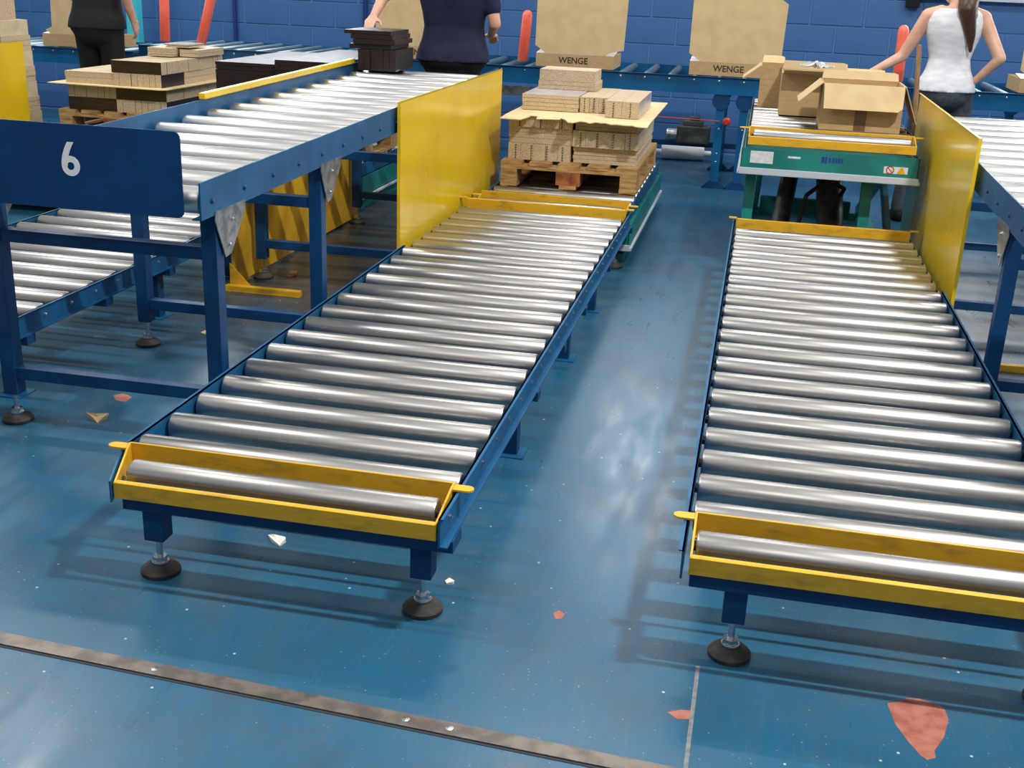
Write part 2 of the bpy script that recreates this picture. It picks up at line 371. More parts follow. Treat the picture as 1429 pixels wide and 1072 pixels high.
def low_conveyor(x0, y0, s, label, n=20, L=.86, z=.265, feet_y=(2.37, 6.03), plate_y=(3.39, 4.41, 5.16), inset=0, low=0):
    x1 = x0+L; t = thing('floor_roller_conveyor', label, 'conveyor', ((x0+x1)/2, 2.3, 0), 'low roller conveyors running towards the wall')
    ya, yb = y0-2*s-.085, y0+n*s+.09
    for xi, sg in ((x0-.008, -1), (x1+.008, 1)):
        xo = xi+sg*.005
        ins = inset if sg < 0 else 0; yq = ya+.17 if ins else ya
        ye = 4.88 if low == sg else yb
        mb = MB().box(min(xi, xo), max(xi, xo), yq, ye, z-.036, z+.034)
        if ye < yb: mb.box(min(xi, xo), max(xi, xo), ye, yb, z-.036, z+.006)
        mb.box(min(xo, xi-sg*.0), max(xo, xi+sg*.022), yq, yb, z-.04, z-.036)
        mb.box(min(xi, xi+sg*.012), max(xi, xi+sg*.012), yq, ye, z+.031, z+.034)
        if ins: mb.prism([(xo, yq, z-.036), (xo, yq, z+.034), (xo+ins+.012, ya, z+.02), (xo+ins+.012, ya, z-.036)], (.005, 0, 0))
        mb.build('side_rail', 'blue', t, smooth=False)
        bme = bolt_mesh((sg, 0, 0))
        for i in range(-2 if sg > 0 or not inset else -1, n): inst('bolt', bme, t, (xo, y0+i*s, z))
    rm = roller_mesh(L, .038, 'steel')
    for i in range(-1, n):
        o = inst('roller', rm, t, ((x0+x1)/2, y0+i*s, z)); o.rotation_euler.x = random.uniform(0, 6.28)
    inst('tray_roller', roller_mesh(L-.03-inset, .036, 'steel'), t, ((x0+x1+inset)/2, y0-2*s+.0, z+.006))
    stop_tray(t, x0+.005, x1+.001, y0-2*s-.075, z, inset=inset)
    ye_ = y0+n*s
    MB().box(x0-.002, x1+.002, ye_, ye_+.006, z-.01, z+.056).box(x0-.002, x1+.002, ye_+.006, ye_+.022, z+.052, z+.056).build('end_stop_plate', 'yellow', t, bev=.0015)
    for xa in (x0-.04, x1): MB().box(xa, xa+.04, ye_-.006, ye_+.025, z+.056, z+.061).build('ear_tab', 'yellow', t)
    # front cross beam + legs
    zb = z-.04
    for y in list(feet_y)+list(plate_y)+[3.9]:
        MB().box(x0-.012+(inset+.02 if y < 3 else 0), x1+.034, y-.055 if y < 3 else y-.025, y+.025, zb-.03, zb).build('cross_beam', 'navy', t, smooth=False)
    for y in feet_y:
        for xa in (x0+.115, x1-.052):
            lg = MB().box(xa-.026, xa+.026, y-.026, y+.026, .098, zb-.03).build('leg', 'navy', t, smooth=False, bev=.002)
            foot(t, xa, y, .098)
    for y in plate_y:
        for xa in (x0+.06, x1-.052):
            MB().box(xa-.025, xa+.025, y-.025, y+.025, .005, zb-.03).build('leg', 'navy', t, smooth=False)
            MB().box(xa-.045, xa+.05, y-.05, y+.05, 0, .005).build('base_plate', 'blue', t, smooth=False)
    return t
low_conveyor(-1.479, 2.6904, .1644, 'low blue roller conveyor leading to the loaded pallet, yellow stop tray in front', inset=.048, low=-1)
low_conveyor(-.0474, 2.698, .1648, 'low blue roller conveyor leading to the raised teal lift table', low=1)
low_conveyor(-3.275, 2.6904, .1644, 'low blue roller conveyor behind the blue plate reading 6, beside the dusty yellow guard')

# ------------------------------------------------------------------ high gravity conveyors
def high_conveyor(xl, xr, label, legs, ya, yb, zoff=0, slope=.0155, plate=False, bars=(.155, .615)):
    t = thing('gravity_roller_conveyor', label, 'conveyor', ((xl+xr)/2, legs[0], 0), 'high roller conveyors on blue legs')
    zt = lambda y: .868+zoff+slope*(y-3.04)
    def sloped(xa, xb, y0, y1, lo, hi, mb=None):
        mb = mb or MB()
        return mb.prism([(xa, y0, zt(y0)+lo), (xa, y1, zt(y1)+lo), (xa, y1, zt(y1)+hi), (xa, y0, zt(y0)+hi)], (xb-xa, 0, 0))
    hl = .014 if plate else 0.0
    sloped(xr-.005, xr, ya, yb, -.11, 0, sloped(xr-.03, xr-.005, ya, yb, -.11, -.106)).build('side_rail', 'blue', t, smooth=False)
    sloped(xl, xl+.005, ya, yb, -.11, hl, sloped(xl+.005, xl+.03, ya, yb, -.11, -.106)).build('side_rail', 'blue', t, smooth=False)
    rm = roller_mesh(xr-xl-.05, .04, 'zinc'); y = ya+.07; br, bl = bolt_mesh((1, 0, 0), 'bluebolt'), bolt_mesh((-1, 0, 0), 'bluebolt')
    while y < yb-.03:
        inst('roller', rm, t, ((xl+xr)/2, y, zt(y)-.064)); inst('bolt', br, t, (xr, y, zt(y)-.064)); inst('bolt', bl, t, (xl, y, zt(y)-.064))
        y += .225
    for y in legs:
        for xa, sg in ((xl+.03, -1), (xr-.03, 1)):
            MB().box(xa-.025, xa+.025, y-.025, y+.025, .1, zt(y)-.11).build('leg', 'navy', t, smooth=False, bev=.002)
            foot(t, xa, y, .1)
            xg = xr+.0005 if sg > 0 else xl-.0035
            g = MB().prism([(xg, y-.04, zt(y)-.125), (xg, y-.035, zt(y)-.1), (xg, y+.175, zt(y)-.1), (xg, y+.165, zt(y)-.135), (xg, y+.06, zt(y)-.245), (xg, y+.02, zt(y)-.25)], (.003, 0, 0)).build('gusset_plate', 'galv', t, smooth=False)
            for dy, dz in ((.07, -.14), (.045, -.215)): inst('bolt', bolt_mesh((sg, 0, 0)), t, (xr+.003 if sg > 0 else xl-.003, y+dy, zt(y)+dz))
        for z0 in bars:
            MB().box(xl+.055, xr-.055, y-.02, y+.02, z0, z0+.04).build('cross_bar', 'navy', t, smooth=False, bev=.0015)
    return t, zt, sloped
HX0, HX1 = -2.338, -1.545
hc, zt6, slp = high_conveyor(HX0, HX1, 'high blue roller conveyor with the plate reading 6 across its end', (3.17, 4.04, 5.18, 6.58), 3.05, 6.95, plate=True)
slp(HX0-.012, HX0+.018, 4.67, 6.6, .0145, .042).build('guard_bar', 'yellow_guard', hc, smooth=False, bev=.004)
# number plate
def rounded_plate(x0, x1, z0, z1, y, t, r):
    pts = []
    for cx, cz, a0 in ((x1-r, z1-r, 0), (x0+r, z1-r, 90), (x0+r, z0+r, 180), (x1-r, z0+r, 270)):
        for k in range(6):
            a = math.radians(a0+18*k); pts.append((cx+r*math.cos(a), y, cz+r*math.sin(a)))
    return MB().prism(pts, (0, t, 0))
npl = rounded_plate(HX0-.01, -1.592, .765, 1.013, 3.035, .004, .02).build('number_plate', 'sign', hc, smooth=False)
c6 = atY(98, 222, 3.034)
def six_mesh(hh):
    # bold numeral: ring bowl and a curved tail
    mb = MB(); R_, r_ = .295*hh, .115*hh; cz = -.5*hh+R_; n = 36; th = .0008
    ring = lambda rad, k, e=1: (rad*math.cos(2*math.pi*k/n), 0, cz+rad*e*math.sin(2*math.pi*k/n))
    for k in range(n):
        mb.face([(ring(r_, k)[0], -th, ring(r_, k)[2]), (ring(R_, k)[0], -th, ring(R_, k)[2]), (ring(R_, k+1)[0], -th, ring(R_, k+1)[2]), (ring(r_, k+1)[0], -th, ring(r_, k+1)[2])])
        mb.face([(ring(R_, k)[0], -th, ring(R_, k)[2]), ring(R_, k), ring(R_, k+1), (ring(R_, k+1)[0], -th, ring(R_, k+1)[2])])
    L_, I_ = [], []
    for q in range(11):
        u = q/10
        L_.append((-R_*math.cos(u*1.15)+u*u*.06*hh, cz+u*(.5*hh-cz)))
        I_.append((-R_*math.cos(u*1.15)+u*u*.06*hh+.19*hh+u*.02*hh, cz+u*(.5*hh-cz)))
    for q in range(10):
        mb.face([(L_[q][0], -th*1.2, L_[q][1]), (I_[q][0], -th*1.2, I_[q][1]), (I_[q+1][0], -th*1.2, I_[q+1][1]), (L_[q+1][0], -th*1.2, L_[q+1][1])])
        mb.face([(L_[q][0], -th*1.2, L_[q][1]), (L_[q+1][0], -th*1.2, L_[q+1][1]), (L_[q+1][0], 0, L_[q+1][1]), (L_[q][0], 0, L_[q][1])])
        mb.face([(I_[q+1][0], -th*1.2, I_[q+1][1]), (I_[q][0], -th*1.2, I_[q][1]), (I_[q][0], 0, I_[q][1]), (I_[q+1][0], 0, I_[q+1][1])])
    return mb.mesh('lettering', 'numeral', smooth=False)
me6 = six_mesh(.099)
o6 = bpy.data.objects.new('lettering', me6); COL.objects.link(o6); o6.parent = npl
o6.location = Vector((c6.x, 3.0348, c6.z))-hc.location
MB().box(HX0, HX0+.05, 3.04, 3.17, .70, .80).build('rail_end_bracket', 'blue', hc, smooth=False, bev=.006)
high_conveyor(.905, 1.71, 'high blue roller conveyor with glaring rollers, beside the guard near the raised lift table', (3.2, 4.28, 5.43, 6.8), 3.1, 6.95, zoff=-.095, slope=.02, bars=(.095, .55))

# ------------------------------------------------------------------ yellow guards
def guard(x, ya, yb, label, mat, footdir, z1=.93, seam=None, z0=.012):
    t = thing('guard_panel', label, 'guard', (x, (ya+yb)/2, 0), 'yellow sheet metal guards')
    ys = [ya]+([seam] if seam else [])+[yb]
    for a, b in zip(ys[:-1], ys[1:]):
        MB().box(x-.0015, x+.0015, a+.001, b-.001, z0, z1).box(x-.012, x+.0015, a+.001, b-.001, z1-.003, z1).build('panel', mat, t, smooth=False, bev=.0007)
    MB().box(x-.013, x-.0017, ya, ya+.004, z0, z1).build('edge_fold', mat, t, smooth=False)
    s = footdir
    xa, xb = sorted((x-s*.012, x+s*.36))
    MB().box(xa, xb, ya-.085, ya-.05, 0, .03).build('foot_bar', 'yellow', t, smooth=False, bev=.002)
    xs = x+s*.02
    MB().prism([(x-s*.002, ya-.05, 0), (x-s*.002, ya+.16, 0), (x-s*.002, ya+.16, .02), (x-s*.002, ya-.045, .1)], (s*.004, 0, 0)).build('foot_gusset', 'yellow', t, smooth=False)
    MB().prism([(x, ya-.05, .03), (x+s*.1, ya-.05, .03), (x, ya-.05, .13)], (0, .004, 0)).build('brace', 'yellow', t, smooth=False)
    return t
guard(-1.5165, 4.89, 6.93, 'tall glossy yellow guard between the high conveyor with the 6 and the loaded pallet', 'yellow_guard', -1, .925)
guard(.8795, 4.9, 6.93, 'tall glossy yellow guard beside the raised teal lift table', 'yellow_guard', 1, .925)
guard(-2.362, 4.97, 6.74, 'dusty scuffed yellow guard seen under the high conveyor with the 6', 'yellow_dirty', 1, .80, 5.74)
guard(-4.70, 4.89, 6.93, 'tall yellow guard in front of the tall chipboard stack', 'yellow_guard', -1, .93)

# ------------------------------------------------------------------ lift tables
def lift_table(x0, x1, label, ztop, y0=6.1, y1=8.0, stickers=False):
    t = thing('scissor_lift_table', label, 'lift table', ((x0+x1)/2, (y0+y1)/2, 0), 'teal scissor lift tables')
    z = ztop-.038
    zs = z-.045
    MB().box(x0-.03, x1+.03, y0+.0, y0+.006, zs-.115, zs).box(x0-.03, x1+.03, y1-.006, y1, zs-.115, zs).box(x0-.03, x0-.024, y0, y1, zs-.115, zs).box(x1+.024, x1+.03, y0, y1, zs-.115, zs).box(x0-.024, x1+.024, y0+.006, y1-.006, zs-.02, zs-.012).build('platform_skirt', 'teal', t, smooth=False, bev=.0015)
    MB().box(x0-.036, x1+.036, y0-.008, y0-.0005, zs-.135, zs-.1).box(x0-.045, x0-.03, y0, y1, zs-.135, zs-.118).box(x1+.03, x1+.045, y0, y1, zs-.135, zs-.118).build('safety_edge', 'trunk', t, smooth=False, bev=.003)
    for xa, sg in ((x0-.006, -1), (x1+.006, 1)):
        MB().box(min(xa, xa+sg*.005), max(xa, xa+sg*.005), y0+.02, y1-.02, zs, z+.034).build('side_rail', 'blue', t, smooth=False)
    rm = roller_mesh(x1-x0, .038, 'steel'); y = y0+.3
    while y < y1-.05:
        inst('roller', rm, t, ((x0+x1)/2, y, z)); y += .1644
    inst('tray_roller', roller_mesh(x1-x0-.04, .034, 'steel'), t, ((x0+x1)/2, y0+.06, z+.008))
    stop_tray(t, x0-.004, x1+.004, y0-.012, z, bh=.046 if ztop > .5 else .062)
    # base + scissors
    MB().box(x0, x0+.06, y0+.05, y1-.05, 0, .05).box(x1-.06, x1, y0+.05, y1-.05, 0, .05).box(x0+.06, x1-.06, y0+.5, y0+.56, 0, .05).box(x0+.06, x1-.06, y1-.11, y1-.05, 0, .05).build('base_frame', 'teal', t, smooth=False)
    lo, hi = .07, zs-.06
    for xa in (x0+.05, x1-.05):
        for k, (ylo, yhi) in enumerate(((y0+.16, y1-.25), (y1-.16, y0+.25))):
            xo = xa+(.03 if k else -.03)*(1 if xa < (x0+x1)/2 else -1)
            dz = hi-lo
            MB().bar((xo, ylo, lo), (xo, yhi, hi), .03, .07 if dz > .2 else .035, up=(0, 0, 1)).build('scissor_arm', 'teal', t, smooth=False)
    if ztop > .5:
        for xa in (x0+.03, x1-.19):
            MB().bar((xa, y0+.12, .05), (xa, y0+.2, zs-.1), .055, .05).build('front_post', 'teal', t, smooth=False)
        MB().cyl((x0+.2, y0+.3, .08), (x0+.28, y0+1.1, zs-.06), .05, n=14).build('hydraulic_ram', 'grease', t)
        MB().cyl((x1-.32, y0+.35, .06), (x1-.36, y0+1.0, zs-.06), .075, n=14).build('hydraulic_ram', 'grease', t)
        MB().cyl((x1-.26, y0+.3, .0), (x1-.26, y0+.3, .13), .06, n=16).build('oil_reservoir', 'galv', t)
        MB().box(x0+.1, x1-.2, y0+.9, y0+.96, .18, .27).build('cross_member', 'teal', t, smooth=False)
        MB().box(x0+.42, x0+.49, y0+.7, y0+.75, .36, .46).build('valve_block', 'label', t, smooth=False, bev=.004)
        mb = MB()
        P = [Vector((x0+.3, y0+.4, .15)), Vector((x0+.34, y0+.42, .38)), Vector((x0+.45, y0+.5, .46)), Vector((x0+.55, y0+.6, .4)), Vector((x0+.5, y0+.7, .25))]
        for p, q in zip(P[:-1], P[1:]): mb.cyl(p, q, .012, n=8)
        mb.build('hydraulic_hose', 'rubber', t)
    if stickers:
        yf = y0-.0002
        def st(px0, py0, px1, py1, mat, off=.0006, parent=None, nm='sticker'):
            a, b = atY(px0, py0, y0), atY(px1, py1, y0)
            return MB().box(a.x, b.x, y0-.0002-off, y0-.0002, min(a.z, b.z), max(a.z, b.z)).build(nm, mat, t, smooth=False, parent=parent)
        st(1048, 210, 1078, 229, 'label'); st(1100, 218, 1117, 222, 'label')
        for px, w_, h_ in ((1147, 3, 9), (1152, 1.5, 10), (1157, 2, 7), (1162, 2, 8), (1166, 2, 7), (1170, 2, 8), (1174, 2, 7)):
            st(px, 224-h_/2+(px-1160)*.06, px+w_, 224+h_/2+(px-1160)*.06, 'logo', nm='maker_mark')
        w = st(1234, 232, 1266, 244, 'label', nm='warning_sticker')
        c = atY(1258, 238.5, y0); r = .022
        MB().prism([(c.x-r, y0-.0016, c.z-r*.8), (c.x+r, y0-.0016, c.z-r*.8), (c.x, y0-.0016, c.z+r)], (0, .0006, 0)).build('warning_triangle', 'yellow', t, parent=w)
        c = atY(1242, 237.5, y0)
        mb = MB().lathe((c.x, y0-.0010, c.z), (0, -1, 0), [(.02, 0), (.02, .0008), (.015, .0008), (.015, 0)], 20, caps=False)
        mb.bar((c.x-.012, y0-.0014, c.z+.012), (c.x+.012, y0-.0014, c.z-.012), .004, .0008, up=(0, 1, 0)).build('prohibition_ring', 'red', t, parent=w)
    return t
lift_table(-1.46, -.635, 'lowered teal lift table under the pallet of pale chipboard bundles', .295)
lift_table(-.03, .79, 'raised teal scissor lift table carrying three open cardboard boxes', .755, stickers=True)
lift_table(-3.25, -2.43, 'lowered teal lift table under the dark board stack', .295)
lift_table(-4.64, -3.86, 'lowered teal lift table under the mixed dark and pale bundles', .335)

# ------------------------------------------------------------------ pallets and bundles
def pallet(x0, y0, z0, label, L=1.2, Wd=.8, group='wooden pallets'):
    t = thing('pallet', label, 'pallet', (x0+Wd/2, y0+L/2, z0), group)
    x1, y1 = x0+Wd, y0+L
    for xa, w in ((x0, .1), (x0+.35, .1), (x1-.1, .1)):
        MB().box(xa, xa+w, y0, y1, z0, z0+.022).build('bottom_board', 'palletwood', t, smooth=False)
    for j, ya in enumerate((y0, y0+L/2-.0725, y1-.145)):
        for i, (xa, w) in enumerate(((x0, .1), (x0+.3275, .145), (x1-.1, .1))):
            MB().box(xa+.002, xa+w-.002, ya, ya+.145, z0+.022, z0+.1).build('block', 'palletred' if (i == 1 and j == 0) else 'palletwood', t, smooth=False)
        MB().box(x0, x1, ya, ya+.145, z0+.1, z0+.122).build('stringer_board', 'palletwood', t, smooth=False)
    gap = (Wd-5*.122)/4
    for i in range(5):
        xa = x0+i*(.122+gap); MB().box(xa, xa+.122, y0-.003*(i % 2), y1, z0+.122, z0+.144).build('deck_board', 'palletwood', t, smooth=False)
    return t
def bundle(x0, x1, y0, y1, z0, z1, axis, n, face, label, holes=0, group='board bundles', edge='chip', jit=.003):
    t = thing('board_bundle', label, 'board bundle', ((x0+x1)/2, (y0+y1)/2, z0), group)
    lo = {'x': x0, 'y': y0, 'z': z0}[axis]; hi = {'x': x1, 'y': y1, 'z': z1}[axis]; w = (hi-lo)/n
    for i in range(n):
        a, b = lo+i*w+.0008, lo+(i+1)*w-.0008; j = random.uniform(-jit, jit)
        if axis == 'x': mb = MB().box(a, b, y0+j, y1+j, z0, z1-abs(j)*.5, 0, 'x', 1)
        elif axis == 'y': mb = MB().box(x0+j, x1+j, a, b, z0, z1-abs(j)*.5, 0, 'y', 1)
        else: mb = MB().box(x0+j, x1+j, y0-j*.5, y1-j*.5, a, b, 0, 'z', 1)
        if axis == 'z' and i == 0: pass
        mb.build('board', [edge, face], t, smooth=False)
    if holes:
        mb = MB()
        for k in range(holes):
            xh = x0+(k+.5)/holes*(x1-x0)
            for q in range(6):
                zh = z0+(q+.7)*(z1-z0)/6.6
                mb.cyl((xh, y0-jit-.0022, zh), (xh, y0+.002, zh), .0036, n=6)
        mb.build('drill_holes', 'black', t)['kind'] = 'stuff'
    return t
# pale load on the middle lift table
pallet(-1.435, 6.6, .295, 'wooden pallet under the pale chipboard bundles, reddish middle block')
g = 'pale chipboard bundles on the pallet'
zl = (.4395, .535, .628, .690)
bundle(-1.41, -1.04, 6.68, 7.62, zl[0], zl[1], 'x', 5, 'pale', 'pale bundle of upright drilled boards in the lowest layer, nearest the tall guard', 4, g)
bundle(-1.025, -.655, 6.70, 7.62, zl[0], zl[1]-.003, 'z', 4, 'pale', 'pale bundle of flat boards in the lowest layer on the pallet', 0, g)
bundle(-1.41, -1.035, 6.69, 7.62, zl[1], zl[2], 'z', 3, 'pale', 'pale bundle of flat boards in the second layer, beside a bundle of upright boards', 0, g)
bundle(-1.03, -.65, 6.67, 7.62, zl[1], zl[2], 'x', 5, 'pale', 'pale bundle of upright drilled boards in the second layer', 4, g)
bundle(-1.41, -1.035, 6.68, 7.62, zl[2], zl[3], 'x', 5, 'pale', 'drilled upright bundle right under the torn cardboard sheet on the guard side', 3, g)
bundle(-1.02, -.66, 6.70, 7.62, zl[2], zl[3], 'z', 3, 'pale', 'flat boards right under the torn cardboard sheet on the aisle side', 0, g)
# torn kraft sheet
t = thing('cardboard_sheet', 'pale torn cardboard sheet laid between the layers of chipboard bundles', 'cardboard sheet', (-1.0, 7.2, zl[3]))
mb = MB(); nx = 28
fx = [-1.43+i*(.84)/nx for i in range(nx+1)]
edge = []
for i, x in enumerate(fx):
    u = i/nx
    d = .0
    if .16 < u < .44: d = .13+.03*math.sin(u*40)
    elif .5 < u < .72: d = .05+.03*math.sin(u*60)+(.035 if .68 < u < .73 else 0)
    elif .72 <= u < .9: d = .03+.01*math.sin(u*50)
    edge.append(6.52+d+random.uniform(-.006, .006))
for i in range(nx):
    a0 = Vector((fx[i], edge[i], zl[3]-.006+.005*min(1, (edge[i]-6.5)/.15))); a1 = Vector((fx[i+1], edge[i+1], zl[3]-.006+.005*min(1, (edge[i+1]-6.5)/.15)))
    m0, m1 = Vector((fx[i], 6.66, zl[3]+.001)), Vector((fx[i+1], 6.66, zl[3]+.001))
    b0, b1 = Vector((fx[i], 7.86, zl[3]+.001)), Vector((fx[i+1], 7.86, zl[3]+.001))
    up = Vector((0, 0, .005))
    mb.face([a0+up, a1+up, m1+up, m0+up]); mb.face([m0+up, m1+up, b1+up, b0+up]); mb.face([a1, a0, m0, m1]); mb.face([m1, m0, b0, b1]); mb.face([a0, a1, a1+up, a0+up]); mb.face([b1, b0, b0+up, b1+up])
for i, f in ((0, 1), (nx, -1)):
    a0 = Vector((fx[i], edge[i], zl[3]-.006)); m0 = Vector((fx[i], 6.66, zl[3]+.001)); b0 = Vector((fx[i], 7.86, zl[3]+.001)); up = Vector((0, 0, .005))
    mb.face([a0, a0+up, m0+up, m0][::f]); mb.face([m0, m0+up, b0+up, b0][::f])
mb.build('sheet', 'cardsheet', t, smooth=False)
# torn tongue curling up
MB().prism([(-1.235, 6.60, zl[3]-.004), (-1.10, 6.62, zl[3]-.002), (-1.11, 6.72, zl[3]+.003), (-1.17, 6.74, zl[3]+.004), (-1.24, 6.70, zl[3]+.002)], (0, .002, .004)).build('torn_flap', 'cardsheet', t, smooth=False)
zs = zl[3]+.0085
bundle(-1.39, -1.05, 6.95, 7.62, zs, zs+.092, 'z', 4, 'gloss', 'pale flat bundle on the cardboard sheet, below the small stack of pale boards', 0, g)
bundle(-1.045, -.875, 6.98, 7.62, zs, zs+.092, 'x', 3, 'pale', 'narrow upright drilled bundle in the middle of the cardboard sheet', 3, g, jit=.006)
bundle(-.868, -.672, 6.79, 7.55, zs, zs+.095, 'x', 2, 'gloss', 'two upright boards with shiny tops at the aisle edge of the cardboard sheet', 2, g)
zt_ = zs+.092
bundle(-1.365, -1.0, 7.32, 7.61, zt_, zt_+.05, 'z', 2, 'pale', 'small stack of pale boards, lower of two, behind the shiny topped boards', 0, g)
bundle(-1.362, -1.01, 7.33, 7.60, zt_+.05, zt_+.12, 'z', 1, 'pale', 'small stack of pale boards, upper of two, in front of a lettered carton', 0, g)
# dark and pale load further left
pallet(-4.66, 7.2, .335, 'wooden pallet under the mixed dark and pale bundles')
g = 'mixed dark and pale bundles on a pallet'
z0 = .4795; h = .085; xm = -4.232
def lb(xa, xb, ya, yb, k, axis, n, face, label, hh=h): return bundle(xa, xb, ya, yb, z0+k*h+(.006 if k >= 2 else 0), z0+k*h+hh+(.006 if k >= 2 else 0), axis, n, face, label, 0, g)
lb(-4.595, xm-.004, 7.23, 8.2, 0, 'y', 8, 'wenge', 'dark faced bundle at the bottom of the mixed load, outer side')
lb(xm, -3.865, 7.22, 8.2, 0, 'x', 8, 'wenge', 'bundle with pale edged front and dark side at the mixed load bottom')
lb(-4.59, xm-.004, 7.23, 8.2, 1, 'x', 8, 'wenge', 'pale edged bundle right under the sheet of the mixed load')
lb(xm, -3.865, 7.22, 8.2, 1, 'y', 8, 'wenge', 'dark front bundle right under the sheet of the mixed load')
t = MB().prism([(-4.70, 7.16, z0+2*h), (-3.87, 7.12, z0+2*h), (-3.82, 7.15, z0+2*h), (-3.80, 8.28, z0+2*h), (-4.66, 8.28, z0+2*h)], (0, 0, .006))
solo(t, 'cardboard_sheet', 'cardsheet', (-4.25, 7.7, z0+2*h), 'pale cardboard sheet between the layers of the mixed dark and pale load', 'cardboard sheet', smooth=False)
lb(-4.60, xm-.004, 7.22, 8.1, 2, 'z', 2, 'pale', 'plain pale bundle on the sheet of the mixed load', .078)
lb(xm, -3.885, 7.20, 7.52, 2, 'x', 8, 'wenge', 'pale edged bundle with a dark side on the sheet of the mixed load')
lb(xm, -3.885, 7.53, 8.1, 2, 'z', 2, 'pale', 'plain pale bundle behind the dark sided one on the sheet of the mixed load')
lb(xm-.01, -3.88, 7.20, 8.12, 3, 'y', 12, 'wenge', 'dark fronted bundle with pale edged side high on the mixed load', .08)
lb(-4.20, -4.02, 7.62, 8.0, 4, 'z', 4, 'pale', 'small stack of pale strips on top of the mixed load', .06)
lb(-4.0, -3.86, 7.7, 8.1, 4, 'z', 2, 'pale', 'single pale block beside the small strips on top of the mixed load', .05)
bundle(-4.10, -3.92, 7.7, 7.95, z0+4*h+.066, z0+4*h+.088, 'z', 2, 'wenge', 'two loose dark strips lying on top of the mixed load', 0, g, jit=.02)
# dark board stack behind the left conveyor
pallet(-3.24, 6.6, .295, 'wooden pallet under the dark board stack')
g = 'dark boards stacked on a pallet'
for k in range(5):
    for i, (xa, xb) in enumerate(((-3.23, -2.85), (-2.84, -2.45))):
        hh = .098; top = (k == 4)
        bundle(xa, xb, 6.64+(.0 if i else .02), 7.75, .4395+k*hh, .4395+(k+1)*hh-(.03 if top and not i else 0), 'y' if not top else 'z', 6 if not top else 3, 'wenge', 'dark bundle in the stack behind the yellow bar, %s layer, %s column' % (('lowest', 'second', 'third', 'fourth', 'top')[k], ('outer', 'guard side')[i]), 0, g, edge='wenge')
# small dark stack on the far end of conveyor 6
y6 = 6.62; zb = zt6(6.9)-.022
g = 'dark strips on the conveyor with the 6'
ys0, ys1 = 6.55, 6.9
bundle(-2.29, -2.06, ys0, ys1, zb, zb+.12, 'x', 6, 'wenge', 'dark upright strips standing on the rollers at the conveyor end', 0, g, edge='wenge', jit=.006)
bundle(-2.33, -2.08, ys0, ys1, zb+.12, zb+.20, 'z', 3, 'wenge', 'dark flat strips stacked on the upright strips at the conveyor end', 0, g, edge='wenge', jit=.02)
bundle(-2.37, -2.09, ys0, ys1, zb+.20, zb+.222, 'z', 1, 'wenge', 'single dark board overhanging the top of the dark strip stack', 0, g, edge='wenge', jit=0)
p = MB().bar((-2.20, 6.5, zb+.155), (-1.93, 6.75, zb+.185), .035, .022)
# tall chipboard stack, far side
pallet(-5.55, 6.98, 0, 'wooden pallet on the floor under the tall chipboard stack', L=.8, Wd=.7)
g = 'tall stack of chipboard bundles'
z = .144; words = ('lowest', 'second', 'third', 'fourth', 'fifth', 'sixth', 'seventh', 'eighth', 'topmost')
for k in range(9):
    bundle(-5.25-.012*(k % 2), -4.855-.007*k, 7.0, 7.32, z, z+.1, 'z' if k % 2 else 'x', 3 if k % 2 else 6, 'pale', 'chipboard bundle in the tall stack behind the yellow guard, %s from the pallet' % words[k], 0, g); z += .1
bundle(-5.27, -4.98, 7.02, 7.3, z, z+.2, 'y', 6, 'pale', 'wide chipboard block crowning the tall stack behind the yellow guard', 0, g)

